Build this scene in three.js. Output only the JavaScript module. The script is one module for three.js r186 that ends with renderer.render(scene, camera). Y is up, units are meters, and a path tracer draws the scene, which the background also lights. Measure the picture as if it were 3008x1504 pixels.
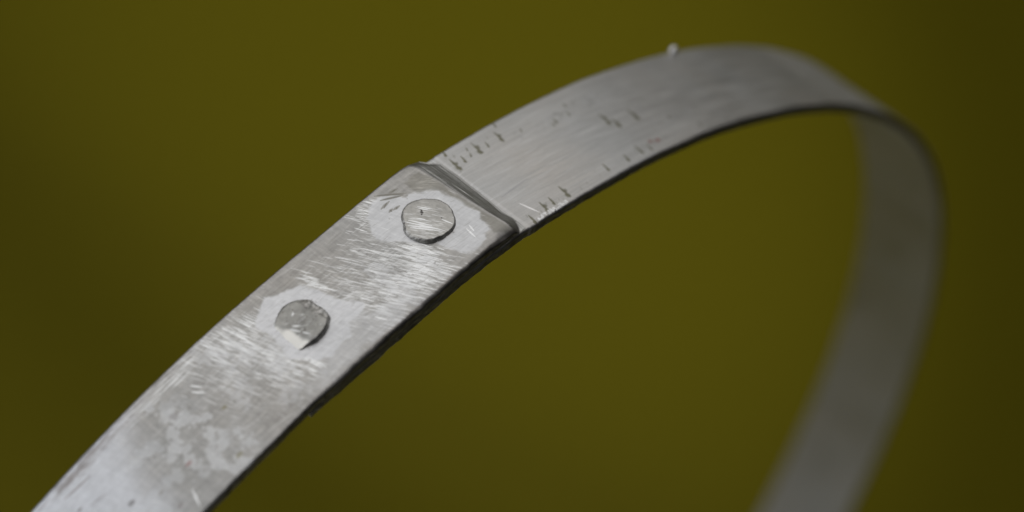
import * as THREE from 'three';
import { mergeGeometries } from 'three/addons/utils/BufferGeometryUtils.js';
import { RectAreaLightUniformsLib } from 'three/addons/lights/RectAreaLightUniformsLib.js';

// ---------------------------------------------------------------- camera, lamps, exposure
// One unit below is the width of the metal strap (15 mm). The hoop stands upright on its rim, its axis along z.
const U = 0.015;
const FLOOR = -8.83;                                   // lowest point of the hoop under its centre, in units
const scene = new THREE.Scene();
scene.background = new THREE.Color(0x000000);
const camera = new THREE.PerspectiveCamera(11, 2, 0.02, 20);
{
  const m = new THREE.Matrix4().makeBasis(
    new THREE.Vector3(0.457561, 0.493569, 0.739613),   // right
    new THREE.Vector3(0, 0.831794, -0.555084),         // up
    new THREE.Vector3(-0.889178, 0.253985, 0.380597)); // back
  camera.quaternion.setFromRotationMatrix(m);
  camera.position.set(-22.6467 * U, (11.4956 - FLOOR) * U, 8.1005 * U);
}
camera.focus = 19.75 * U;                              // on the rivets
camera.userData.fStop = 11.2;
const renderer = new THREE.WebGLRenderer({ antialias: true });
renderer.toneMapping = THREE.LinearToneMapping;
renderer.toneMappingExposure = 1.0;
renderer.shadowMap.enabled = true;
RectAreaLightUniformsLib.init();

const LAMPS = {
  key:  { at: [-0.27, 0.80, -0.25], look: [-0.05, 0.22, 0], w: 1.2, h: 1.2, I: 0.65, color: [1, 0.995, 0.99] },
  fill: { at: [-0.80, 0.19, -0.42], look: [0.0, 0.16, 0], w: 0.5, h: 0.34, I: 2.4, color: [0.92, 0.95, 1] },  // added lamp, lifts the inner right side of the hoop
  spot: { at: [-0.2, 0.75, 0.55], look: [0.672, 0.02, -0.385], I: 1.2, angle: 11, color: [1, 0.975, 0.93] },  // added lamp; its soft pool stands in for the lens vignette
};

// ---------------------------------------------------------------- noise and random numbers
function rng(seed) { let a = seed >>> 0; return () => { a = (a + 0x6D2B79F5) | 0; let t = Math.imul(a ^ (a >>> 15), 1 | a); t = (t + Math.imul(t ^ (t >>> 7), 61 | t)) ^ t; return ((t ^ (t >>> 14)) >>> 0) / 4294967296; }; }
const clamp = (x, a = 0, b = 1) => Math.min(b, Math.max(a, x));
const sm = (a, b, x) => { const t = clamp((x - a) / (b - a)); return t * t * (3 - 2 * t); };
const lerp = (a, b, t) => a + (b - a) * t;
const rad = Math.PI / 180;
function hash(i, j, k) { let h = Math.imul(i, 374761393) ^ Math.imul(j, 668265263) ^ Math.imul(k, 2147483647 ^ 0x5bd1e995); h = Math.imul(h ^ (h >>> 13), 1274126177); h ^= h >>> 16; return (h >>> 0) / 4294967296; }
function vnoise(x, y, k = 0) {
  const i = Math.floor(x), j = Math.floor(y), fx = x - i, fy = y - j, u = fx * fx * (3 - 2 * fx), v = fy * fy * (3 - 2 * fy);
  return lerp(lerp(hash(i, j, k), hash(i + 1, j, k), u), lerp(hash(i, j + 1, k), hash(i + 1, j + 1, k), u), v) * 2 - 1;
}
function fbm(x, y, k = 0, o = 4) { let s = 0, a = 0.5; for (let n = 0; n < o; n++) { s += a * vnoise(x, y, k + n * 17); x *= 2.03; y *= 2.03; a *= 0.5; } return s; }

// ---------------------------------------------------------------- painting what the metal's surface is made of
// A Sheet covers s0..s1 along the strap and w0..w1 across it; tone (rgb), roughness and relief are laid in those units.
class Sheet {
  constructor(s0, s1, w0, w1, W, H) { Object.assign(this, { s0, s1, w0, w1, W, H }); const n = W * H; this.c = new Float32Array(n * 3); this.r = new Float32Array(n); this.h = new Float32Array(n); }
  each(f) { for (let j = 0; j < this.H; j++) for (let i = 0; i < this.W; i++) f(j * this.W + i, lerp(this.s0, this.s1, (i + 0.5) / this.W), lerp(this.w0, this.w1, (j + 0.5) / this.H)); }
  fill(rgb, rough) { for (let k = 0; k < this.r.length; k++) { this.c[3 * k] = rgb[0]; this.c[3 * k + 1] = rgb[1]; this.c[3 * k + 2] = rgb[2]; this.r[k] = rough; } }
  mix(k, a, rgb, rough, dh = 0) { if (rgb) for (let q = 0; q < 3; q++) this.c[3 * k + q] += (rgb[q] - this.c[3 * k + q]) * a; if (rough != null) this.r[k] += (rough - this.r[k]) * a; this.h[k] += dh * a; }
  box(a, b, c, d, f) {
    const X = s => (s - this.s0) / (this.s1 - this.s0) * this.W, Y = w => (w - this.w0) / (this.w1 - this.w0) * this.H;
    const i0 = Math.max(0, Math.floor(X(Math.min(a, b)))), i1 = Math.min(this.W - 1, Math.ceil(X(Math.max(a, b)))), j0 = Math.max(0, Math.floor(Y(Math.min(c, d)))), j1 = Math.min(this.H - 1, Math.ceil(Y(Math.max(c, d))));
    for (let j = j0; j <= j1; j++) for (let i = i0; i <= i1; i++) f(j * this.W + i, lerp(this.s0, this.s1, (i + 0.5) / this.W), lerp(this.w0, this.w1, (j + 0.5) / this.H));
  }
  line(a, b, wd, amt, rgb, rough, dh) {                // a scratch: tapered at both ends
    const dx = b[0] - a[0], dy = b[1] - a[1], L2 = dx * dx + dy * dy + 1e-12, p = wd * 1.6;
    this.box(Math.min(a[0], b[0]) - p, Math.max(a[0], b[0]) + p, Math.min(a[1], b[1]) - p, Math.max(a[1], b[1]) + p, (k, s, w) => {
      const t = clamp(((s - a[0]) * dx + (w - a[1]) * dy) / L2), d = Math.hypot(s - a[0] - t * dx, w - a[1] - t * dy), q = 1 - d / (wd * (0.35 + 0.65 * Math.sin(Math.PI * clamp(t, 0.04, 0.96))));
      if (q > 0) this.mix(k, amt * Math.min(1, q * 1.6), rgb, rough, dh);
    });
  }
  blob(c, rs, rw, amt, rgb, rough, dh, seed = 1, ragged = 0.5, soft = 0.35, freq = 14) {
    this.box(c[0] - rs * 1.9, c[0] + rs * 1.9, c[1] - rw * 1.9, c[1] + rw * 1.9, (k, s, w) => {
      const q = Math.hypot((s - c[0]) / rs, (w - c[1]) / rw) + ragged * fbm(s * freq, w * freq, seed, 3) * 1.6, m = 1 - sm(1 - soft, 1 + soft, q);
      if (m > 0) this.mix(k, amt * m, rgb, rough, dh);
    });
  }
  poly(pts, amt, rgb, rough, dh, seed = 1, edge = 0.025, wob = 0.03) {
    let a = 1e9, b = -1e9, c = 1e9, d = -1e9; for (const [s, w] of pts) { a = Math.min(a, s); b = Math.max(b, s); c = Math.min(c, w); d = Math.max(d, w); }
    this.box(a - 0.08, b + 0.08, c - 0.08, d + 0.08, (k, s, w) => {
      const x = s + wob * fbm(s * 9, w * 9, seed, 4), y = w + wob * fbm(s * 9, w * 9, seed + 5, 4);
      let inn = false, best = 1e9;
      for (let i = 0, j = pts.length - 1; i < pts.length; j = i++) {
        const [xi, yi] = pts[i], [xj, yj] = pts[j];
        if ((yi > y) !== (yj > y) && x < (xj - xi) * (y - yi) / (yj - yi) + xi) inn = !inn;
        const ex = xj - xi, ey = yj - yi, t = clamp(((x - xi) * ex + (y - yi) * ey) / (ex * ex + ey * ey)); best = Math.min(best, Math.hypot(x - xi - t * ex, y - yi - t * ey));
      }
      const m = sm(-edge, edge, inn ? best : -best);
      if (m > 0) this.mix(k, amt * m, rgb, rough, dh);
    });
  }
  maps(hRange) {
    const n = this.W * this.H, C = new Uint8Array(n * 4), R = new Uint8Array(n * 4), B = new Uint8Array(n * 4), g = x => { x = clamp(x); return Math.round(255 * (x <= 0.0031308 ? 12.92 * x : 1.055 * x ** (1 / 2.4) - 0.055)); };
    for (let k = 0; k < n; k++) {
      for (let q = 0; q < 3; q++) C[4 * k + q] = g(this.c[3 * k + q]);
      const r = Math.round(255 * clamp(this.r[k], 0.05, 1)), b = Math.round(255 * clamp(0.5 + this.h[k] / hRange));
      R[4 * k] = R[4 * k + 2] = 255; R[4 * k + 1] = r; B[4 * k] = B[4 * k + 1] = B[4 * k + 2] = b; C[4 * k + 3] = R[4 * k + 3] = B[4 * k + 3] = 255;
    }
    const mk = (d, srgb) => { const t = new THREE.DataTexture(d, this.W, this.H); t.magFilter = THREE.LinearFilter; t.minFilter = THREE.LinearMipmapLinearFilter; t.generateMipmaps = true; t.wrapS = t.wrapT = THREE.RepeatWrapping; if (srgb) t.colorSpace = THREE.SRGBColorSpace; t.needsUpdate = true; return t; };
    return { map: mk(C, true), roughnessMap: mk(R), bumpMap: mk(B) };
  }
  material(name, hRange = 1, bump = 0.0002, extra = {}) { const m = new THREE.MeshStandardMaterial({ metalness: 1, roughness: 1, color: 0xffffff, ...this.maps(hRange), bumpScale: bump, ...extra }); m.name = name; return m; }
}
const BASE = [0.475, 0.46, 0.44], PALE = [0.71, 0.712, 0.725], STAIN = [0.33, 0.315, 0.28], SCRATCH_GLINT = [0.95, 0.955, 0.96], DIRT = [0.26, 0.25, 0.18];  // scratch colour: bare metal with its glint painted in

function brushed(sh, seed, along, amt, cross, cloud = 0.22) {          // fine rolling lines along the strap, cross-hatching over it, cloudy oxide
  sh.each((k, s, w) => {
    const a = fbm(s * along, w * 60, seed, 3), b = fbm(s * 55, w * 6, seed + 3, 3), d = fbm(s * 2.2, w * 2.6, seed + 7, 4), e = fbm(s * 70, w * 70, seed + 9, 2);
    const t = 1 + amt * (0.20 * a + cross * 0.16 * b + cloud * d + 0.06 * e), warm = 0.03 * fbm(s * 1.3, w * 1.7, seed + 11, 3);
    sh.c[3 * k] *= t * (1 + warm); sh.c[3 * k + 1] *= t; sh.c[3 * k + 2] *= t * (1 - warm);
    sh.r[k] += 0.45 * cloud * d + 0.06 * a; sh.h[k] += 0.10 * a + 0.07 * cross * b + 0.05 * e;
  });
}
function scratches(sh, R, n, c, spread, ang, dAng, len, wd, amt, rgb = SCRATCH_GLINT, dh = -0.25) {
  for (let i = 0; i < n; i++) {
    const g = () => (R() + R() + R() - 1.5) / 0.9, s = c[0] + g() * spread[0], w = c[1] + g() * spread[1], a = (ang + (R() - 0.5) * 2 * dAng) * rad, L = len * (0.35 + 1.1 * R() * R());
    sh.line([s - Math.cos(a) * L / 2, w - Math.sin(a) * L / 2], [s + Math.cos(a) * L / 2, w + Math.sin(a) * L / 2], wd * (0.6 + 0.8 * R()), amt * (0.3 + 0.7 * R()), rgb, 0.36, dh);
  }
}

// the lapped strap with the rivets: s = -4.8 .. 0.1
const lap = new Sheet(-4.8, 0.2, -0.5, 0.5, 2048, 410);
{
  const R = rng(11), S = lap; S.fill(BASE, 0.46); brushed(S, 20, 7, 1, 1);
  // file and abrasive strokes across the strap, in bundles
  scratches(S, R, 520, [-0.95, 0.12], [0.42, 0.36], 62, 7, 0.16, 0.005, 0.65);
  scratches(S, R, 160, [-0.98, 0.3], [0.25, 0.16], 62, 5, 0.13, 0.006, 1);
  scratches(S, R, 120, [-0.72, 0.2], [0.12, 0.2], 63, 5, 0.16, 0.006, 1);
  scratches(S, R, 70, [-0.72, -0.36], [0.12, 0.1], 63, 5, 0.11, 0.005, 0.95);
  scratches(S, R, 420, [-2.2, -0.15], [0.36, 0.36], 74, 8, 0.16, 0.005, 0.5);
  scratches(S, R, 120, [-2.15, -0.28], [0.26, 0.16], 74, 6, 0.17, 0.006, 0.95);
  scratches(S, R, 120, [-2.05, 0.12], [0.14, 0.22], 70, 8, 0.14, 0.007, 0.75);
  scratches(S, R, 40, [-1.42, -0.2], [0.06, 0.12], 60, 8, 0.14, 0.007, 0.8);
  scratches(S, R, 90, [-1.3, 0.1], [0.12, 0.2], 40, 22, 0.1, 0.008, 0.45);
  scratches(S, R, 300, [-1.7, 0], [1.4, 0.5], 5, 7, 0.22, 0.004, 0.32, SCRATCH_GLINT, -0.15);
  scratches(S, R, 300, [-1.9, 0], [1.6, 0.5], 3, 6, 0.26, 0.004, 0.4, STAIN, -0.15);
  scratches(S, R, 90, [-2.75, -0.42], [0.5, 0.07], 2, 4, 0.25, 0.006, 0.5, SCRATCH_GLINT);
  // broad bright smears left by the strokes
  for (const [s, w, a, b] of [[-0.98, 0.3, 0.09, 0.08], [-1.02, 0.1, 0.07, 0.12], [-0.7, 0.26, 0.05, 0.14], [-2.18, -0.16, 0.06, 0.12], [-2.1, 0.12, 0.08, 0.08], [-2.32, -0.28, 0.05, 0.13], [-2.36, -0.02, 0.05, 0.1], [-2.47, 0.07, 0.05, 0.1], [-2.2, 0.34, 0.08, 0.06], [-1.9, 0.26, 0.03, 0.14], [-2.0, -0.02, 0.07, 0.1], [-2.42, -0.36, 0.04, 0.08]])
    S.blob([s, w], a, b, 0.38, PALE, 0.44, 0, R() * 999 | 0, 1.1, 0.4, 34);
  // pale, clean metal pressed bright around both rivets
  S.poly([[-0.66, -0.41], [-0.54, -0.415], [-0.42, -0.335], [-0.4, -0.274], [-0.34, -0.277], [-0.215, -0.205], [-0.16, -0.16], [-0.145, -0.074], [-0.126, -0.016], [-0.117, 0.051], [-0.1, 0.133], [-0.102, 0.188], [-0.141, 0.235], [-0.138, 0.296], [-0.152, 0.352], [-0.217, 0.358], [-0.244, 0.416], [-0.36, 0.438], [-0.478, 0.388], [-0.511, 0.312], [-0.56, 0.194], [-0.67, 0.035], [-0.724, -0.022], [-0.806, -0.18], [-0.752, -0.264], [-0.716, -0.354]], 0.95, [0.74, 0.742, 0.755], 0.5, 0, 41, 0.015, 0.05);
  S.poly([[-1.866, -0.332], [-1.744, -0.4], [-1.64, -0.35], [-1.511, -0.275], [-1.48, -0.198], [-1.44, -0.086], [-1.38, 0.006], [-1.31, 0.192], [-1.367, 0.226], [-1.485, 0.2], [-1.543, 0.291], [-1.623, 0.3], [-1.775, 0.32], [-1.9, 0.26], [-1.97, 0.12], [-1.98, 0.056], [-1.96, -0.063], [-1.96, -0.146], [-1.972, -0.246], [-1.933, -0.297]], 1, [0.78, 0.78, 0.795], 0.5, 0, 57, 0.015, 0.05);
  S.poly([[-1.62, 0.12], [-1.45, 0.16], [-1.2, 0.3], [-0.95, 0.43], [-1.3, 0.46], [-1.9, 0.45], [-2.1, 0.42], [-1.85, 0.3]], 0.5, PALE, 0.48, 0, 58, 0.06, 0.08);
  scratches(S, R, 60, [-0.4, 0.15], [0.25, 0.25], 5, 8, 0.2, 0.004, 0.3, BASE, -0.1);
  scratches(S, R, 60, [-1.66, 0], [0.25, 0.28], 5, 8, 0.2, 0.004, 0.3, BASE, -0.1);
  for (const [a, b] of [[[-0.29, 0.25], [-0.3, 0.35]], [[-0.25, 0.24], [-0.265, 0.3]], [[-1.33, 0.31], [-1.29, 0.39]], [[-2.62, -0.27], [-2.574, -0.196]], [[-2.65, -0.225], [-2.593, -0.149]], [[-1.907, 0.189], [-1.875, 0.356]], [[-1.925, 0.189], [-1.9, 0.33]], [[-3.174, 0.314], [-3.225, 0.439]]]) S.line(a, b, 0.011, 0.95, SCRATCH_GLINT, 0.34, -0.3);
  // brown-grey film left beside the chamfer, and the smears of it above the rivet
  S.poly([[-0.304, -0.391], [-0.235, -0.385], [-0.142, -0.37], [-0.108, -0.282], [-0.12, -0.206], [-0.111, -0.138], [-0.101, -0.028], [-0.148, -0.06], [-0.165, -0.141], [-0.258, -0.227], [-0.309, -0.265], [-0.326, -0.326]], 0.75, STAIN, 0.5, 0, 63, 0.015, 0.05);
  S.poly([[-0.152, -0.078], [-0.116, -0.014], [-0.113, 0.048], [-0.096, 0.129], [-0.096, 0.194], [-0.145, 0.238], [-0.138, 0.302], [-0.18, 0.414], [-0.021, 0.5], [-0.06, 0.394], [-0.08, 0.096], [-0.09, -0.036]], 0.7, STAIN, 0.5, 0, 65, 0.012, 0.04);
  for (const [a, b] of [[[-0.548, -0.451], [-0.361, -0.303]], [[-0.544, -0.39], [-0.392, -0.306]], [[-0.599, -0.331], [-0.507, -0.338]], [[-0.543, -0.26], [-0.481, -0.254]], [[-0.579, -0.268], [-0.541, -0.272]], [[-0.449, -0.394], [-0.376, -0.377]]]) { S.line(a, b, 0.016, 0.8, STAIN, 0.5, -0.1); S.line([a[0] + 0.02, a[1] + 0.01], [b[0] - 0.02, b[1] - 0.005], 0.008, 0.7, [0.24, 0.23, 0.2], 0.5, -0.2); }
  scratches(S, R, 60, [-0.22, -0.28], [0.1, 0.09], 42, 8, 0.12, 0.004, 0.6, [0.5, 0.48, 0.44]);
  // the filed chamfer at the end: darker, grooved along its length
  S.box(-0.18, 0.2, -0.5, 0.5, (k, s, w) => { const c = -0.115 + 0.11 * (w + 0.4), m = sm(c - 0.012, c + 0.012, s); S.mix(k, 0.85 * m, [0.47, 0.465, 0.45], 0.42); S.h[k] += m * 0.9 * fbm(s * 75, w * 2.5, 71, 3); const t = 1 + m * 0.3 * fbm(s * 60, w * 2, 73, 3); for (let q = 0; q < 3; q++) S.c[3 * k + q] *= t; });
  // ragged lip of drawn-out metal along the near edge
  S.box(-2.4, 0.05, 0.4, 0.5, (k, s, w) => { const m = sm(0.465, 0.478, w + 0.022 * fbm(s * 9, 3.1, 77, 4)) * sm(-2.3, -1.2, s); S.mix(k, 0.55 * m, [0.34, 0.31, 0.28], 0.5, 0.1); });
  // whitish corrosion blooms further down
  for (const [s, w] of [[-2.896, -0.229], [-2.813, -0.153], [-2.841, -0.097], [-2.791, -0.054], [-2.736, -0.003], [-2.965, -0.105], [-3.01, -0.033], [-3.04, 0.011], [-2.791, 0.107], [-2.659, 0.265], [-2.66, 0.359], [-2.796, 0.245], [-2.917, 0.273], [-2.908, 0.331], [-2.894, 0.396], [-3.026, 0.171], [-2.769, 0.468], [-2.832, 0.439], [-2.932, -0.37], [-2.99, 0.06], [-2.87, 0.2], [-2.72, 0.18], [-3.1, 0.02]])
    S.blob([s, w], 0.028 + 0.03 * R(), 0.03 + 0.03 * R(), 0.8, [0.72, 0.72, 0.72], 0.55, 0.1, R() * 999 | 0, 0.85, 0.2, 30);
  S.box(-4.8, -2.55, -0.5, 0.5, (k, s, w) => { const m = sm(0.12, 0.3, fbm(s * 7, w * 7, 81, 4)) * sm(-2.5, -2.9, s) * 0.55; S.mix(k, m, [0.66, 0.665, 0.67], 0.52); const z = sm(-3.0, -3.6, s + 0.5 * w + 0.3 * fbm(s * 3, w * 3, 83, 3)); S.mix(k, 0.8 * z, [0.73, 0.75, 0.795], 0.36); });  // z: bluish-white glare at the lower left, painted into the tone
  S.blob([-2.86, -0.185], 0.035, 0.03, 0.7, [0.42, 0.4, 0.4], 0.5, 0, 91, 0.3);
  for (const [s, w, c] of [[-2.583, 0.042, [0.36, 0.33, 0.2]], [-2.775, 0.382, [0.36, 0.33, 0.2]], [-3.057, 0.155, [0.42, 0.2, 0.18]], [-3.519, 0.045, [0.22, 0.2, 0.2]], [-3.311, 0.332, [0.4, 0.36, 0.36]], [-3.779, -0.218, [0.25, 0.22, 0.21]], [-3.33, 0.158, [0.4, 0.38, 0.35]]]) S.blob([s, w], 0.026, 0.014, 0.6, c, 0.6, -0.2, 93 + s * 7 | 0, 0.5);
  S.line([-3.8, -0.36], [-3.56, -0.335], 0.012, 0.7, [0.35, 0.31, 0.3], 0.5, -0.2); S.line([-3.72, -0.18], [-3.58, -0.15], 0.01, 0.5, [0.4, 0.37, 0.37], 0.5, -0.2);
  scratches(S, R, 140, [-3.5, -0.44], [0.4, 0.045], 2, 4, 0.16, 0.007, 0.55, [0.34, 0.31, 0.3]);
  for (let i = 0; i < 34; i++) S.blob([-4.5 + 4.3 * R(), -0.48 + 0.96 * R()], 0.004 + 0.006 * R(), 0.004 + 0.006 * R(), 0.5, [0.3, 0.28, 0.26], 0.6, -0.3, i, 0.4);
}
{
  const S = lap, R = rng(77);
  for (let i = 0; i < 26; i++) { const w = -0.45 + 0.8 * R(), L = 0.08 + 0.2 * R(), q = R(), c = w => -0.10 + 0.11 * (w + 0.4) + q * (0.19 - 0.11 * (w + 0.4)); S.line([c(w), w], [c(w + L), w + L], 0.006 + 0.005 * R(), 0.55, [0.66, 0.66, 0.64], 0.4, -0.4); }
  scratches(S, R, 500, [-1.6, 0.05], [1.3, 0.45], 66, 12, 0.07, 0.0035, 0.5);
  scratches(S, R, 350, [-1.8, 0], [1.5, 0.45], 10, 14, 0.1, 0.0035, 0.45, [0.36, 0.35, 0.33], -0.15);
  S.each((k, s, w) => { const a = fbm(s * 9, w * 75, 201, 3), b = fbm(s * 60 - w * 25, w * 9 + s * 4, 203, 3), c = fbm(s * 30, w * 30, 205, 3), t = 1 + 0.10 * a + 0.09 * b + 0.10 * c; for (let q = 0; q < 3; q++) S.c[3 * k + q] *= t; S.r[k] += 0.05 * c; });
}
// the strap beyond the lap: s = -0.1 .. 5.1
const run = new Sheet(-0.1, 5.1, -0.5, 0.5, 2048, 400);
{
  const R = rng(23), S = run; S.fill([0.635, 0.622, 0.605], 0.53); brushed(S, 40, 2.2, 0.8, 0.15, 0.07);
  scratches(S, R, 420, [1.4, 0.05], [1.5, 0.45], 3, 5, 0.42, 0.006, 0.4, [0.44, 0.44, 0.43], -0.12);
  scratches(S, R, 320, [1.5, 0], [1.6, 0.5], 2, 5, 0.4, 0.005, 0.4, [0.78, 0.78, 0.79], -0.12);
  const long = [0.61, 0.779, 1.2, 1.35, 1.5, 1.6, 1.775];
  [[0.232, -0.334, 1.1], [0.333, -0.334, 0.6], [0.517, -0.358, 1.1], [0.621, -0.338, 0.5], [0.779, -0.349, 1], [0.257, -0.471, 0.6], [0.441, -0.396, 0.3], [0.415, -0.331, 0.3], [0.862, -0.473, 0.6], [1.355, -0.228, 0.5], [1.599, -0.324, 0.4], [1.535, -0.231, 0.4], [1.30, -0.2, 0.35], [1.775, -0.033, 1.2], [1.829, 0.053, 1], [2.085, 0.04, 1.1], [0.441, 0.411, 1], [0.544, 0.398, 0.7], [0.714, 0.385, 1.1], [1.25, 0.381, 0.7], [1.513, 0.396, 0.7], [1.707, 0.38, 0.9], [1.823, 0.411, 0.6], [0.259, 0.442, 0.8], [1.0, -0.3, 0.3], [2.4, 0.2, 0.4], [2.6, 0.4, 0.5], [3.0, 0.42, 0.4]].forEach(([s, w, k], i) => {
    S.line([s + 0.006, w - 0.058 * k], [s - 0.006, w + 0.058 * k], 0.017 * Math.sqrt(k), 0.85, DIRT, 0.6, -0.4);
    S.blob([s - 0.01, w + 0.04 * k], 0.02 * k, 0.024 * k, 0.85, DIRT, 0.6, -0.3, 300 + i, 0.6, 0.3, 40);
    if (k > 0.9) S.blob([s + 0.012, w - 0.005], 0.018, 0.018, 0.75, [0.27, 0.26, 0.2], 0.6, -0.2, 350 + i, 0.7, 0.3, 40);
  });
  for (let i = 0; i < 44; i++) { const near = R() < 0.65, s = 0.2 + 2.6 * R(), w = near ? 0.36 + 0.11 * R() : -0.47 + 0.14 * R(), k = 0.2 + 0.4 * R() * R(); S.line([s + 0.01 * R(), w - 0.05 * k], [s - 0.012 * R(), w + 0.05 * k], 0.010 * Math.sqrt(k) + 0.002, 0.35, R() < 0.75 ? [0.3, 0.29, 0.23] : [0.85, 0.84, 0.83], 0.6, -0.4); }
  for (const [s, w] of [[1.89, 0.356], [1.976, 0.377]]) S.blob([s, w], 0.035, 0.025, 0.6, [0.42, 0.16, 0.13], 0.6, 0, 401, 0.6);
  S.line([0.312, 0.265], [0.363, 0.423], 0.011, 0.95, [0.95, 0.93, 0.93], 0.3, -0.3);
  S.line([0.252, 0.135], [0.588, 0.117], 0.01, 0.55, [0.4, 0.39, 0.4], 0.5, -0.2);
  for (let i = 0; i < 60; i++) { const s = 0.28 + 0.36 * R(); S.blob([s, 0.455 + 0.035 * R()], 0.006 + 0.01 * R(), 0.006 + 0.008 * R(), 0.85, [0.9, 0.9, 0.9], 0.4, 0.3, i, 0.6, 0.3, 50); }
  for (let i = 0; i < 40; i++) { const s = 0.9 + 1.1 * R(); S.blob([s, -0.32 + 0.12 * R()], 0.012 + 0.02 * R(), 0.008 + 0.012 * R(), 0.22, R() < 0.5 ? [0.36, 0.35, 0.33] : [0.76, 0.76, 0.77], 0.5, 0, i + 60, 0.7, 0.4, 40); }
  for (let i = 0; i < 26; i++) S.blob([2.2 + 2.4 * R(), -0.45 + 0.9 * R()], 0.02 + 0.03 * R(), 0.012 + 0.02 * R(), 0.22, R() < 0.5 ? [0.4, 0.39, 0.36] : [0.74, 0.74, 0.75], 0.5, 0, i + 160, 0.7, 0.4, 30);
  S.line([0.125, -0.47], [0.115, -0.05], 0.010, 0.8, [0.9, 0.87, 0.88], 0.35, 0.2); S.line([0.112, 0.0], [0.11, 0.2], 0.007, 0.7, [0.85, 0.83, 0.84], 0.35, 0.2);
}
// plain rolled strap and its sawn edges
const plain = new Sheet(0, 4, -0.5, 0.5, 1024, 256); plain.fill([0.66, 0.652, 0.64], 0.54); brushed(plain, 60, 3, 0.8, 0.2, 0.12);
const sawn = new Sheet(0, 4, 0, 0.1, 1024, 64); sawn.fill([0.5, 0.49, 0.46], 0.5);
sawn.each((k, s, w) => { const a = fbm(s * 40, w * 30, 5, 3), b = fbm(s * 3, w * 60, 8, 3); for (let q = 0; q < 3; q++) sawn.c[3 * k + q] *= 1 + 0.5 * a + 0.4 * b; sawn.h[k] += 0.5 * a + 0.3 * b; sawn.r[k] += 0.1 * a; });
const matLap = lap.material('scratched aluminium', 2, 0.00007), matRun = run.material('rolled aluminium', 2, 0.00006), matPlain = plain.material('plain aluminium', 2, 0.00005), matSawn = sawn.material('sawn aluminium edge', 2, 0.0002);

// ---------------------------------------------------------------- the paper sweep
const floorY = 0.0022;
{
  const pw = 256, d = new Uint8Array(pw * pw * 4);
  for (let j = 0; j < pw; j++) for (let i = 0; i < pw; i++) { const k = 4 * (j * pw + i), f = 1 + 0.06 * (hash(i, j, 9) - 0.5) + 0.08 * fbm(i / 40, j / 40, 12, 3); d[k] = 176 * f; d[k + 1] = 175 * f; d[k + 2] = 174 * f; d[k + 3] = 255; }
  const t = new THREE.DataTexture(d, pw, pw); t.magFilter = THREE.LinearFilter; t.wrapS = t.wrapT = THREE.RepeatWrapping; t.colorSpace = THREE.SRGBColorSpace; t.repeat.set(5, 5); t.needsUpdate = true;
  const m = new THREE.Mesh(new THREE.BoxGeometry(2.6, 0.03, 2.4), new THREE.MeshStandardMaterial({ map: t, roughness: 0.7 })); m.position.set(-0.05, -0.015, 0); m.name = 'table_top'; m.receiveShadow = m.castShadow = true;
  m.userData = { kind: 'structure', label: 'plain pale grey table top that the hoop stands on', category: 'table' }; scene.add(m);
}
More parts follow.
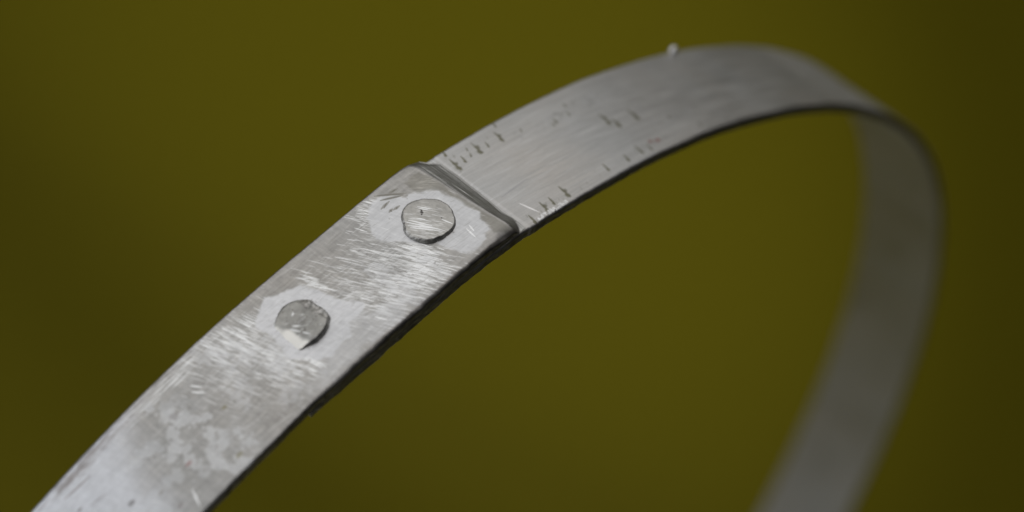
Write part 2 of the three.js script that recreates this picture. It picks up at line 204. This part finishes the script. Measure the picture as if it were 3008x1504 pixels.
{
  const pw = 512, d = new Uint8Array(pw * pw * 4), b = new Uint8Array(pw * pw * 4);
  for (let j = 0; j < pw; j++) for (let i = 0; i < pw; i++) {
    const k = 4 * (j * pw + i), f = 0.5 * hash(i, j, 3) + 0.5 * hash(i >> 1, j >> 2, 4) - 0.5;
    const t = 1 + 0.10 * f; d[k] = 128 * t; d[k + 1] = 119 * t; d[k + 2] = 10 * t; d[k + 3] = 255; b[k] = b[k + 1] = b[k + 2] = 128 + 90 * f; b[k + 3] = 255;
  }
  const mk = (a, s) => { const t = new THREE.DataTexture(a, pw, pw); t.magFilter = THREE.LinearFilter; t.wrapS = t.wrapT = THREE.RepeatWrapping; if (s) t.colorSpace = THREE.SRGBColorSpace; t.repeat.set(6, 6); t.needsUpdate = true; return t; };
  const paper = new THREE.MeshPhysicalMaterial({ specularIntensity: 0.6, color: 0xffffff, map: mk(d, true), bumpMap: mk(b), bumpScale: 0.00015, roughness: 0.95, metalness: 0 }); paper.name = 'olive paper';
  // profile in (p, y): p runs along the view over the table, then up the wall in a wide curve
  const prof = [], th = 0.002, P0 = 0.032, P1 = 0.55, RC = 0.35, top = 1.15;
  for (let i = 0; i <= 8; i++) prof.push([lerp(P0, P1, i / 8), floorY, 0, 1]);
  for (let i = 1; i <= 24; i++) { const a = i / 24 * Math.PI / 2; prof.push([P1 + RC * Math.sin(a), floorY + RC * (1 - Math.cos(a)), -Math.sin(a), Math.cos(a)]); }
  for (let i = 1; i <= 6; i++) prof.push([P1 + RC, floorY + RC + (top - RC) * i / 6, -1, 0]);
  const half = 0.8, dir = new THREE.Vector2(0.92, -0.393), side = new THREE.Vector2(0.393, 0.92);
  const pos = [], uv = [], idx = []; const N = prof.length;
  const put = (p, y, q, u, v) => { pos.push(p * dir.x + q * side.x, y, p * dir.y + q * side.y); uv.push(u, v); return pos.length / 3 - 1; };
  let len = 0; const rows = prof.map((a, i) => { if (i) len += Math.hypot(a[0] - prof[i - 1][0], a[1] - prof[i - 1][1]); return [-half, half].map(q => [put(a[0], a[1], q, q, len), put(a[0] - a[2] * th, a[1] - a[3] * th, q, q, len)]); });
  const quad = (a, b, c, d) => idx.push(a, b, c, a, c, d);
  for (let i = 0; i + 1 < N; i++) { const [L, R] = rows[i], [L2, R2] = rows[i + 1]; quad(L[0], R[0], R2[0], L2[0]); quad(L[1], L2[1], R2[1], R[1]); quad(L[0], L2[0], L2[1], L[1]); quad(R[0], R[1], R2[1], R2[0]); }
  for (const i of [0, N - 1]) { const [L, R] = rows[i]; i ? quad(L[0], R[0], R[1], L[1]) : quad(L[0], L[1], R[1], R[0]); }
  const g = new THREE.BufferGeometry(); g.setAttribute('position', new THREE.Float32BufferAttribute(pos, 3)); g.setAttribute('uv', new THREE.Float32BufferAttribute(uv, 2)); g.setIndex(idx); g.computeVertexNormals();
  const m = new THREE.Mesh(g, paper); m.name = 'paper_backdrop'; m.receiveShadow = m.castShadow = true;
  m.userData = { kind: 'structure', label: 'plain olive green paper sweep under and behind the metal hoop', category: 'backdrop' }; scene.add(m);
}

// ---------------------------------------------------------------- lamps on their stands
function softbox(name, label, d) {
  const root = new THREE.Group(); root.name = name; root.userData = { label, category: 'studio lamp' };
  const dark = new THREE.MeshStandardMaterial({ color: 0x0c0c0c, roughness: 0.7 }), glow = new THREE.MeshStandardMaterial({ color: 0xdddddd, roughness: 0.9, emissive: new THREE.Color(...d.color), emissiveIntensity: 0.08 });
  root.position.set(d.at[0], 0, d.at[2]); scene.add(root);
  const head = new THREE.Object3D(); head.position.set(0, d.at[1], 0); head.lookAt(new THREE.Vector3(d.look[0] - d.at[0], d.look[1], d.look[2] - d.at[2])); head.updateMatrix();
  const add = (n, g, m) => { const o = new THREE.Mesh(g, m); o.name = n; o.castShadow = o.receiveShadow = true; root.add(o); return o; };
  const { w, h } = d, bk = 0.06, dp = 0.16, V = [], I = [];
  for (const [x, y, z] of [[-w / 2, -h / 2, 0], [w / 2, -h / 2, 0], [w / 2, h / 2, 0], [-w / 2, h / 2, 0], [-bk, -bk, -dp], [bk, -bk, -dp], [bk, bk, -dp], [-bk, bk, -dp]]) V.push(x, y, z);
  for (let i = 0; i < 4; i++) { const j = (i + 1) % 4; I.push(i, i + 4, j + 4, i, j + 4, j); } I.push(4, 6, 5, 4, 7, 6);
  const hg = new THREE.BufferGeometry(); hg.setAttribute('position', new THREE.Float32BufferAttribute(V, 3)); hg.setIndex(I); const hg2 = hg.toNonIndexed(); hg2.computeVertexNormals(); hg2.applyMatrix4(head.matrix);
  add('housing', hg2, dark).material.side = THREE.DoubleSide;
  const dg = new THREE.BoxGeometry(w * 0.98, h * 0.98, 0.004); dg.translate(0, 0, -0.006); dg.applyMatrix4(head.matrix); add('diffuser', dg, glow);
  const joint = new THREE.Vector3(0, 0, -dp - 0.03).applyMatrix4(head.matrix);
  const lg = new THREE.CylinderGeometry(0.035, 0.035, 0.09, 24); lg.rotateX(Math.PI / 2); lg.translate(0, 0, -dp - 0.04); lg.applyMatrix4(head.matrix); add('lamp_body', lg, dark);
  const pg = new THREE.CylinderGeometry(0.011, 0.011, joint.y, 20); pg.translate(joint.x, joint.y / 2, joint.z); add('pole', pg, dark);
  const bg = new THREE.CylinderGeometry(0.11, 0.115, 0.016, 40); bg.translate(joint.x, 0.0085, joint.z); add('base', bg, dark);
  const l = new THREE.RectAreaLight(new THREE.Color(...d.color), d.I, w * 0.96, h * 0.96); l.name = 'softbox_light'; l.position.copy(new THREE.Vector3(0, 0, 0.004).applyMatrix4(head.matrix)); l.quaternion.copy(head.quaternion); l.rotateY(Math.PI); root.add(l);
}
softbox('softbox', 'large square softbox on a stand above the riveted lap', LAMPS.key);
softbox('softbox_001', 'added small softbox on a low stand, brightens the inside of the hoop', LAMPS.fill);
function added_spotlight(name, label, d) {
  const root = new THREE.Group(); root.name = name; root.userData = { label, category: 'studio lamp' }; root.position.set(d.at[0], 0, d.at[2]); scene.add(root);
  const dark = new THREE.MeshStandardMaterial({ color: 0x0c0c0c, roughness: 0.6 }), glow = new THREE.MeshStandardMaterial({ color: 0xdddddd, roughness: 0.5, emissive: new THREE.Color(...d.color), emissiveIntensity: 0.5 });
  const head = new THREE.Object3D(); head.position.set(0, d.at[1], 0); const aim = new THREE.Vector3(d.look[0] - d.at[0], d.look[1], d.look[2] - d.at[2]); head.lookAt(aim); head.updateMatrix();
  const add = (n, g, m, local) => { if (local) g.applyMatrix4(head.matrix); const o = new THREE.Mesh(g, m); o.name = n; o.castShadow = o.receiveShadow = true; root.add(o); };
  const pts = [[0.001, -0.16], [0.03, -0.155], [0.036, -0.14], [0.036, -0.03], [0.044, -0.02], [0.044, 0.012], [0.040, 0.012], [0.040, -0.018], [0.001, -0.018]].map(p => new THREE.Vector2(...p));
  add('housing', new THREE.LatheGeometry(pts, 40).rotateX(Math.PI / 2), dark, true);
  add('lens', new THREE.CylinderGeometry(0.038, 0.038, 0.004, 40).rotateX(Math.PI / 2).translate(0, 0, -0.012), glow, true);
  const j = new THREE.Vector3(0, 0, -0.16).applyMatrix4(head.matrix);
  add('pole', new THREE.CylinderGeometry(0.009, 0.009, j.y, 20).translate(j.x, j.y / 2, j.z), dark);
  add('base', new THREE.CylinderGeometry(0.09, 0.095, 0.014, 40).translate(j.x, 0.0075, j.z), dark);
  const l = new THREE.SpotLight(new THREE.Color(...d.color), d.I, 0, d.angle * rad, 1, 2); l.name = 'added_spot_light'; l.castShadow = true; l.position.copy(new THREE.Vector3(0, 0, 0.016).applyMatrix4(head.matrix)); l.target.position.copy(aim); root.add(l); root.add(l.target); l.target.name = 'spot_aim';
}
added_spotlight('added_spotlight', 'added black lamp on a stand, brightens the middle of the paper sweep', LAMPS.spot);

// ---------------------------------------------------------------- the hoop
const hoop = new THREE.Group(); hoop.name = 'metal_hoop';
hoop.userData = { label: 'scratched aluminium strap bent into a hoop, its lapped ends joined by two rivets', category: 'metal hoop' };
hoop.position.set(0, -FLOOR * U, 0); scene.add(hoop);
const TH = 0.088, T0 = 127.2;
// outer radius of the strap against the angle it has run through, from the lapped end round to the tucked end
const KN = [[120, 8.42], [127.2, 8.392], [130, 8.378], [134, 8.352], [138, 8.357], [142, 8.381], [147, 8.409], [152, 8.421], [158, 8.43], [175, 8.50], [200, 8.62], [230, 8.74], [270, 8.80], [310, 8.82], [345, 8.80], [358, 8.79], [370, 8.74], [380, 8.66], [390, 8.58], [400, 8.48], [410, 8.38], [420, 8.29], [430, 8.20], [440, 8.11], [450, 8.06], [460, 8.055], [468, 8.093], [475, 8.15], [481, 8.20], [485, 8.245], [487.2, 8.272], [490, 8.278], [494, 8.252], [498, 8.257], [501, 8.272], [506, 8.29]];
function radius(t) {
  let i = 1; while (i < KN.length - 3 && KN[i + 1][0] < t) i++;
  const [a, b, c, d] = [KN[i - 1], KN[i], KN[i + 1], KN[i + 2]], h = c[0] - b[0], x = (t - b[0]) / h, m1 = (c[1] - a[1]) / (c[0] - a[0]) * h, m2 = (d[1] - b[1]) / (d[0] - b[0]) * h;
  return (2 * x ** 3 - 3 * x * x + 1) * b[1] + (x ** 3 - 2 * x * x + x) * m1 + (-2 * x ** 3 + 3 * x * x) * c[1] + (x ** 3 - x * x) * m2;
}
const K = 8.37 * rad;                                   // units of arc to a degree
const TAUS = []; { const seg = (a, b, st) => { const n = Math.ceil((b - a) / st); for (let i = 0; i < n; i++) TAUS.push(a + (b - a) * i / n); }; seg(126.5, 129.2, 0.05); seg(129.2, 145, 0.08); seg(145, 160, 0.14); seg(160, 440, 0.6); seg(440, 470, 0.25); seg(470, 488, 0.08); seg(488, 502.2, 0.12); TAUS.push(502.2); }
const sLap = t => (127.2 - t) * K, sRun = t => (487.2 - t) * K;
function surf(t, w, depth) {                            // a point of the strap: depth 0 = outer face, 1 = inner face
  const s1 = sLap(t), s2 = sRun(t), near = t < 165, tuck = t > 486;
  let r = radius(t), dw = 0, dt = 0;
  const S = t * K;
  r += 0.010 * fbm(S * 0.9, w * 1.1, 5, 3) * (near || t > 440 ? 1 : 0.4) * (depth < 0.5 ? 1 : 0.6);
  if (tuck) { r -= 0.006; dw -= 0.008 * Math.max(0, 2 * w); }
  let drop = 0;
  const f = Math.max(0, 2 * w), b = Math.max(0, -2 * w);
  dw += f * (0.012 * fbm(S * 1.4, 1.5, 9, 3) + 0.006 * fbm(S * 16, 2.5, 12, 3)) - b * (0.010 * fbm(S * 1.2, 7.5, 15, 3) + 0.003 * fbm(S * 14, 4.5, 18, 2));
  if (near) {
    const end = sm(-0.02, 0.1, s1);
    { const c = -0.125 + 0.11 * (w + 0.4), a = clamp((s1 + 0.006 * fbm(w * 9, 3, 31, 3) - c) / (0.1 - c)); drop += 0.086 * lerp(a, sm(0, 1, a), 0.35) * (1 - depth); }        // chamfered end
    drop += (0.028 * sm(0.40, 0.5, w) * sm(-0.35, -0.05, s1) + 0.014 * sm(0.455, 0.5, w + 0.02 * fbm(S * 8, 1, 35, 3)) * sm(-2.6, -1.4, s1)) * (1 - depth);   // hammered near edge
    drop += 0.03 * sm(-0.42, -0.5, w) * sm(-0.3, 0, s1) * (1 - depth);
    drop = Math.min(drop, 0.084 * (1 - depth));
    dt += end * (0.012 * w + 0.014 * fbm(w * 8, 9, 41, 4) + 0.10 * sm(-0.36, -0.5, w)) / K;                                                      // the end is not quite square
  }
  if (tuck && depth > 0.5) r += 0.008 * fbm(S * 7, w * 10, 45, 3) + 0.008 * Math.max(0, fbm(S * 34, w * 20, 47, 2)) * f;
  const R = r - drop - TH * depth * (1 - 0.4 * sm(499.5, 502.2, t)), a = (t + dt) * rad;
  return [R * Math.cos(a) * U, R * Math.sin(a) * U, (w + dw) * U];
}
function grid(ts, rows, at, uvAt, flip) {
  const p = [], uv = [], id = [], n = rows;
  ts.forEach(t => { for (let j = 0; j < n; j++) { p.push(...at(t, j)); uv.push(...uvAt(t, j)); } });
  for (let i = 0; i + 1 < ts.length; i++) for (let j = 0; j + 1 < n; j++) { const a = i * n + j, b = a + 1, c = a + n, d = c + 1; flip ? id.push(a, c, b, b, c, d) : id.push(a, b, c, b, d, c); }
  const g = new THREE.BufferGeometry(); g.setAttribute('position', new THREE.Float32BufferAttribute(p, 3)); g.setAttribute('uv', new THREE.Float32BufferAttribute(uv, 2)); g.setIndex(id); g.computeVertexNormals(); return g;
}
{
  // across the outer face, the two arrises rounded
  const ws = [], dp = []; const arris = [[0.5, 0.26], [0.4985, 0.17], [0.494, 0.09], [0.487, 0.035], [0.478, 0.008]];
  for (const [w, d] of arris) { ws.push(-w); dp.push(d); }
  for (let i = 0; i <= 30; i++) { ws.push(-0.465 + 0.93 * i / 30); dp.push(0); }
  for (const [w, d] of [...arris].reverse()) { ws.push(w); dp.push(d); }
  const nW = ws.length, face = (ts, uvf) => grid(ts, nW, (t, j) => surf(t, ws[j], dp[j]), (t, j) => uvf(t, ws[j]), false);
  const cut = (a, b) => TAUS.filter(t => t >= a - 1e-9 && t <= b + 1e-9);
  const tA = TAUS.find(t => t >= 160), tB = TAUS.find(t => t >= 451), tC = TAUS.find(t => t >= 487.9);
  const uvLap = (t, w) => [(sLap(t) + 4.8) / 5.0, w + 0.5], uvRun = (t, w) => [(sRun(t) + 0.1) / 5.2, w + 0.5], uvPlain = (t, w) => [t * K / 4, w + 0.5];
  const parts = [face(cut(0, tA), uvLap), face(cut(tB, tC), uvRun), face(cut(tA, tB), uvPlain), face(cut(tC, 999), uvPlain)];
  const nI = 13; parts.push(grid(TAUS, nI, (t, j) => surf(t, -0.5 + j / (nI - 1), 1), (t, j) => [t * K / 4, j / (nI - 1)], true));
  const nE = 6; for (const sgn of [1, -1]) parts.push(grid(TAUS, nE, (t, j) => { const d = 0.26 + 0.74 * j / (nE - 1), p = surf(t, sgn * 0.5, d); const inn = j > 0 && j < nE - 1 ? 1 : 0.3; p[2] += sgn * U * inn * 0.009 * fbm(t * K * 14, j * 0.7, 51 + sgn, 3); return p; }, (t, j) => [t * K / 4, j / nE], sgn < 0));
  for (const t of [TAUS[0], TAUS[TAUS.length - 1]]) parts.push(grid([0, 1], nW, (q, j) => surf(t, ws[j], q ? 1 : dp[j]), (q, j) => [ws[j], q * 0.1], t > 300 ? false : true));
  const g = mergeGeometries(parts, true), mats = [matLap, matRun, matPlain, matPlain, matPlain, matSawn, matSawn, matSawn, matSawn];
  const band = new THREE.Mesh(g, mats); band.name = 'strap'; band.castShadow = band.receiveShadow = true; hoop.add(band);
}

// rivet heads: hammered discs with uneven outlines, on a shank through both layers with a flat head inside
function rivet(name, label, outline, height, sheet) {
  let cs = 0, cw = 0; for (const [s, w] of outline) { cs += s / outline.length; cw += w / outline.length; }
  const pol = outline.map(([s, w]) => [Math.atan2(w - cw, s - cs), Math.hypot(s - cs, w - cw)]).sort((a, b) => a[0] - b[0]);
  const rAt = a => { const n = pol.length; for (let i = 0; i < n; i++) { let p = pol[i], q = pol[(i + 1) % n], q0 = q[0] < p[0] ? q[0] + 2 * Math.PI : q[0], x = a < p[0] && i === n - 1 ? a + 2 * Math.PI : a; if (x >= p[0] && x <= q0) { let t = (x - p[0]) / (q0 - p[0]); t = t * t * (3 - 2 * t) * 0.5 + t * 0.5; return lerp(p[1], q[1], t); } } return pol[0][1]; };
  cs += 0.006;
  const tau = T0 - cs / K, r0 = radius(tau), N = 128, ringsTop = [0, 0.12, 0.24, 0.36, 0.48, 0.58, 0.68, 0.76, 0.82, 0.87, 0.9, 0.925];
  const p = [], uv = [], id = [], put = (x, y, z) => { const rr = r0; p.push(x * U, (y + Math.sqrt(rr * rr - x * x) - rr) * U, z * U); uv.push(x / 0.6 + 0.5, z / 0.6 + 0.5); };
  const rings = [];
  for (const f of ringsTop) { rings.push(p.length / 3); for (let i = 0; i <= N; i++) { const a = -Math.PI + 2 * Math.PI * (i % N) / N, R = rAt(a) * f * (1 + 0.02 * fbm(Math.cos(a) * 5, Math.sin(a) * 5, 7, 4)), x = R * Math.cos(a), z = R * Math.sin(a); put(x, height(x, z, f), z); } }
  for (const [f, k] of [[0.953, 0.82], [0.978, 0.5], [1.0, 0.08], [1.015, -0.1], [0.97, -0.25], [0.6, -0.3]]) { rings.push(p.length / 3); for (let i = 0; i <= N; i++) { const a = -Math.PI + 2 * Math.PI * (i % N) / N, R = rAt(a) * f * (1 + 0.02 * fbm(Math.cos(a) * 5, Math.sin(a) * 5, 7, 4) + 0.012 * fbm(Math.cos(a) * 16 + f * 9, Math.sin(a) * 16, 9, 2)), x = R * Math.cos(a), z = R * Math.sin(a), h1 = height(rAt(a) * Math.cos(a) * 0.96, rAt(a) * Math.sin(a) * 0.96, 1); put(x, k > 0 ? h1 * k : k * 0.08, z); } }
  for (const [R, y] of [[0.1, -0.03], [0.1, -2 * TH - 0.005], [0.2, -2 * TH - 0.02], [0.2, -2 * TH - 0.06], [0.001, -2 * TH - 0.07]]) { rings.push(p.length / 3); for (let i = 0; i <= N; i++) { const a = -Math.PI + 2 * Math.PI * (i % N) / N; put(R * Math.cos(a), y, R * Math.sin(a)); } }
  for (let q = 0; q + 1 < rings.length; q++) for (let i = 0; i < N; i++) { const a = rings[q] + i, b = rings[q + 1] + i; id.push(a, a + 1, b, a + 1, b + 1, b); }
  const g = new THREE.BufferGeometry(); g.setAttribute('position', new THREE.Float32BufferAttribute(p, 3)); g.setAttribute('uv', new THREE.Float32BufferAttribute(uv, 2)); g.setIndex(id); g.computeVertexNormals();
  { const n = g.attributes.normal; for (const r of rings) { const x = n.getX(r) + n.getX(r + N), y = n.getY(r) + n.getY(r + N), z = n.getZ(r) + n.getZ(r + N), l = Math.hypot(x, y, z) || 1; for (const q of [r, r + N]) n.setXYZ(q, x / l, y / l, z / l); } }
  const S = sheet(cs, cw), m = new THREE.Mesh(g, S.material('rivet aluminium', 2, 0.0001)); m.name = name; m.castShadow = m.receiveShadow = true; m.userData.label = label;
  m.position.set(r0 * Math.cos(tau * rad) * U, r0 * Math.sin(tau * rad) * U, cw * U); m.rotation.z = (tau - 90) * rad; hoop.add(m);
}
const rivetSheet = (seed, tone, fill) => (cs, cw) => { const S = new Sheet(-0.3, 0.3, -0.3, 0.3, 384, 384); S.fill(tone, 0.47); S.each((k, s, w) => { const d = fbm(s * 7, w * 7, seed, 4), e = fbm(s * 40, w * 40, seed + 2, 3), t = 1 + 0.35 * d + 0.28 * e; for (let q = 0; q < 3; q++) S.c[3 * k + q] *= t; S.r[k] += 0.1 * e; S.h[k] += 0.35 * e + 0.2 * d; }); fill(S, rng(seed), s => s - cs, w => w - cw); return S; };
rivet('rivet', 'flat round rivet head near the chamfered strap end',
  [[-0.547, -0.182], [-0.473, -0.221], [-0.404, -0.222], [-0.339, -0.198], [-0.275, -0.15], [-0.229, -0.086], [-0.22, -0.019], [-0.236, 0.05], [-0.274, 0.112], [-0.322, 0.163], [-0.389, 0.194], [-0.457, 0.194], [-0.532, 0.18], [-0.584, 0.154], [-0.618, 0.112], [-0.642, 0.059], [-0.656, 0.009], [-0.646, -0.044], [-0.593, -0.116]],
  (x, z, f) => 0.023 + 0.003 * (1 - f * f) + 0.010 * z / 0.2 - 0.004 * x / 0.2 - 0.010 * sm(-0.06, -0.21, x) + 0.004 * fbm(x * 14, z * 14, 61, 3) + 0.006 * sm(0.85, 1, f) * fbm(x * 40, z * 40, 63, 2),
  rivetSheet(101, [0.46, 0.448, 0.425], (S, R, X, Z) => {
    scratches(S, R, 150, [-0.06, 0.03], [0.16, 0.16], 60, 9, 0.1, 0.005, 0.45);
    for (const [a, b] of [[[-0.402, -0.148], [-0.344, -0.052]], [[-0.41, -0.13], [-0.37, -0.06]], [[-0.571, -0.094], [-0.437, 0.165]], [[-0.591, -0.043], [-0.457, 0.151]], [[-0.587, -0.068], [-0.49, 0.075]], [[-0.494, -0.071], [-0.461, -0.016]], [[-0.371, 0.07], [-0.345, 0.153]], [[-0.55, -0.1], [-0.47, 0.06]]]) S.line([X(a[0]), Z(a[1])], [X(b[0]), Z(b[1])], 0.009, 0.95, SCRATCH_GLINT, 0.34, -0.3);
    for (const [a, b, r] of [[-0.424, -0.084, 0.009], [-0.41, -0.1, 0.006], [-0.44, -0.07, 0.005], [-0.36, 0.06, 0.004]]) S.blob([X(a), Z(b)], r, r * 1.4, 0.9, [0.14, 0.13, 0.12], 0.7, -0.6, 5, 0.7, 0.3, 60);
    for (let i = 0; i < 46; i++) { const a = 1.2 + R() * 2.6, r = 0.19 + 0.035 * R(); S.blob([r * Math.cos(a), r * Math.sin(a) * 0.95], 0.003 + 0.006 * R(), 0.003 + 0.006 * R(), 0.6, R() < 0.2 ? [0.3, 0.28, 0.25] : [0.7, 0.69, 0.65], 0.6, -0.3, i, 0.6, 0.3, 60); }
  }));
rivet('rivet', 'tilted rivet head with a filed facet, torn along one side',
  [[-1.9, -0.166], [-1.842, -0.209], [-1.777, -0.232], [-1.707, -0.237], [-1.649, -0.22], [-1.597, -0.186], [-1.556, -0.141], [-1.551, -0.062], [-1.545, 0.022], [-1.557, 0.072], [-1.607, 0.112], [-1.657, 0.142], [-1.716, 0.158], [-1.79, 0.157], [-1.856, 0.137], [-1.912, 0.131], [-1.94, 0.059], [-1.95, -0.035], [-1.935, -0.119]],
  (x, z, f) => { const d = Math.max(0, -(x + 0.115) + (z + 0.1) * 0.33), t = 0.032 + 0.11 * z + 0.01 * x - 0.26 * d - 0.008 * sm(0.92, 1, f) + 0.003 * fbm(x * 12, z * 12, 71, 3); const flap = sm(0.115, 0.135, x - 0.12 * z) ; return Math.max(0.003, t - flap * (0.014 + 0.016 * fbm(x * 26, z * 26, 73, 3))); },
  rivetSheet(203, [0.4, 0.392, 0.37], (S, R, X, Z) => {
    S.poly([[-1.904, -0.2], [-1.88, -0.1], [-1.86, -0.05], [-1.845, 0.02], [-1.81, 0.13], [-2.0, 0.2], [-2.02, -0.2]].map(([a, b]) => [X(a), Z(b)]), 0.9, [0.96, 0.94, 0.89], 0.36, 0, 31, 0.02, 0.05);  // facet: the light it catches is painted into its tone
    scratches(S, R, 50, [0, 0], [0.16, 0.16], 20, 30, 0.06, 0.005, 0.35);
    for (const [a, b] of [[[-1.8, -0.06], [-1.77, -0.02]], [[-1.79, 0.04], [-1.77, 0.09]], [[-1.83, -0.05], [-1.8, 0.02]], [[-1.74, -0.12], [-1.71, -0.14]]]) S.line([X(a[0]), Z(a[1])], [X(b[0]), Z(b[1])], 0.012, 0.7, SCRATCH_GLINT, 0.4, -0.1);
    for (let i = 0; i < 26; i++) S.blob([0.12 + 0.08 * R(), -0.16 + 0.24 * R()], 0.008 + 0.014 * R(), 0.008 + 0.014 * R(), 0.7, R() < 0.55 ? [0.64, 0.62, 0.6] : [0.24, 0.23, 0.21], 0.5, -0.2, i, 0.7, 0.3, 40);
    for (let i = 0; i < 26; i++) S.blob([-0.08 + 0.3 * R(), -0.25 + 0.5 * R()], 0.003 + 0.005 * R(), 0.003 + 0.005 * R(), 0.7, [0.24, 0.22, 0.2], 0.6, -0.3, i, 0.6, 0.3, 60);
  }));
hoop.children[2].name = 'rivet_001';
// a crumb of metal standing up on the far arris
{
  const g = new THREE.IcosahedronGeometry(0.042 * U, 4), p = g.attributes.position;
  for (let i = 0; i < p.count; i++) { const x = p.getX(i) / U, y = p.getY(i) / U, z = p.getZ(i) / U, k = 1 + 0.25 * fbm(x * 22, y * 22 + z * 17, 81, 3); p.setXYZ(i, x * k * U * 0.8, y * k * U * 0.95, z * k * U * 0.8); }
  g.computeVertexNormals();
  const m = new THREE.Mesh(g, new THREE.MeshStandardMaterial({ color: new THREE.Color(0.97, 0.95, 0.95), metalness: 1, roughness: 0.3 })); m.name = 'burr'; m.castShadow = true;
  const t = 103.2, r = radius(360 + t) + 0.025; m.position.set(r * Math.cos(t * rad) * U, r * Math.sin(t * rad) * U, -0.49 * U); hoop.add(m);
}
renderer.render(scene, camera);
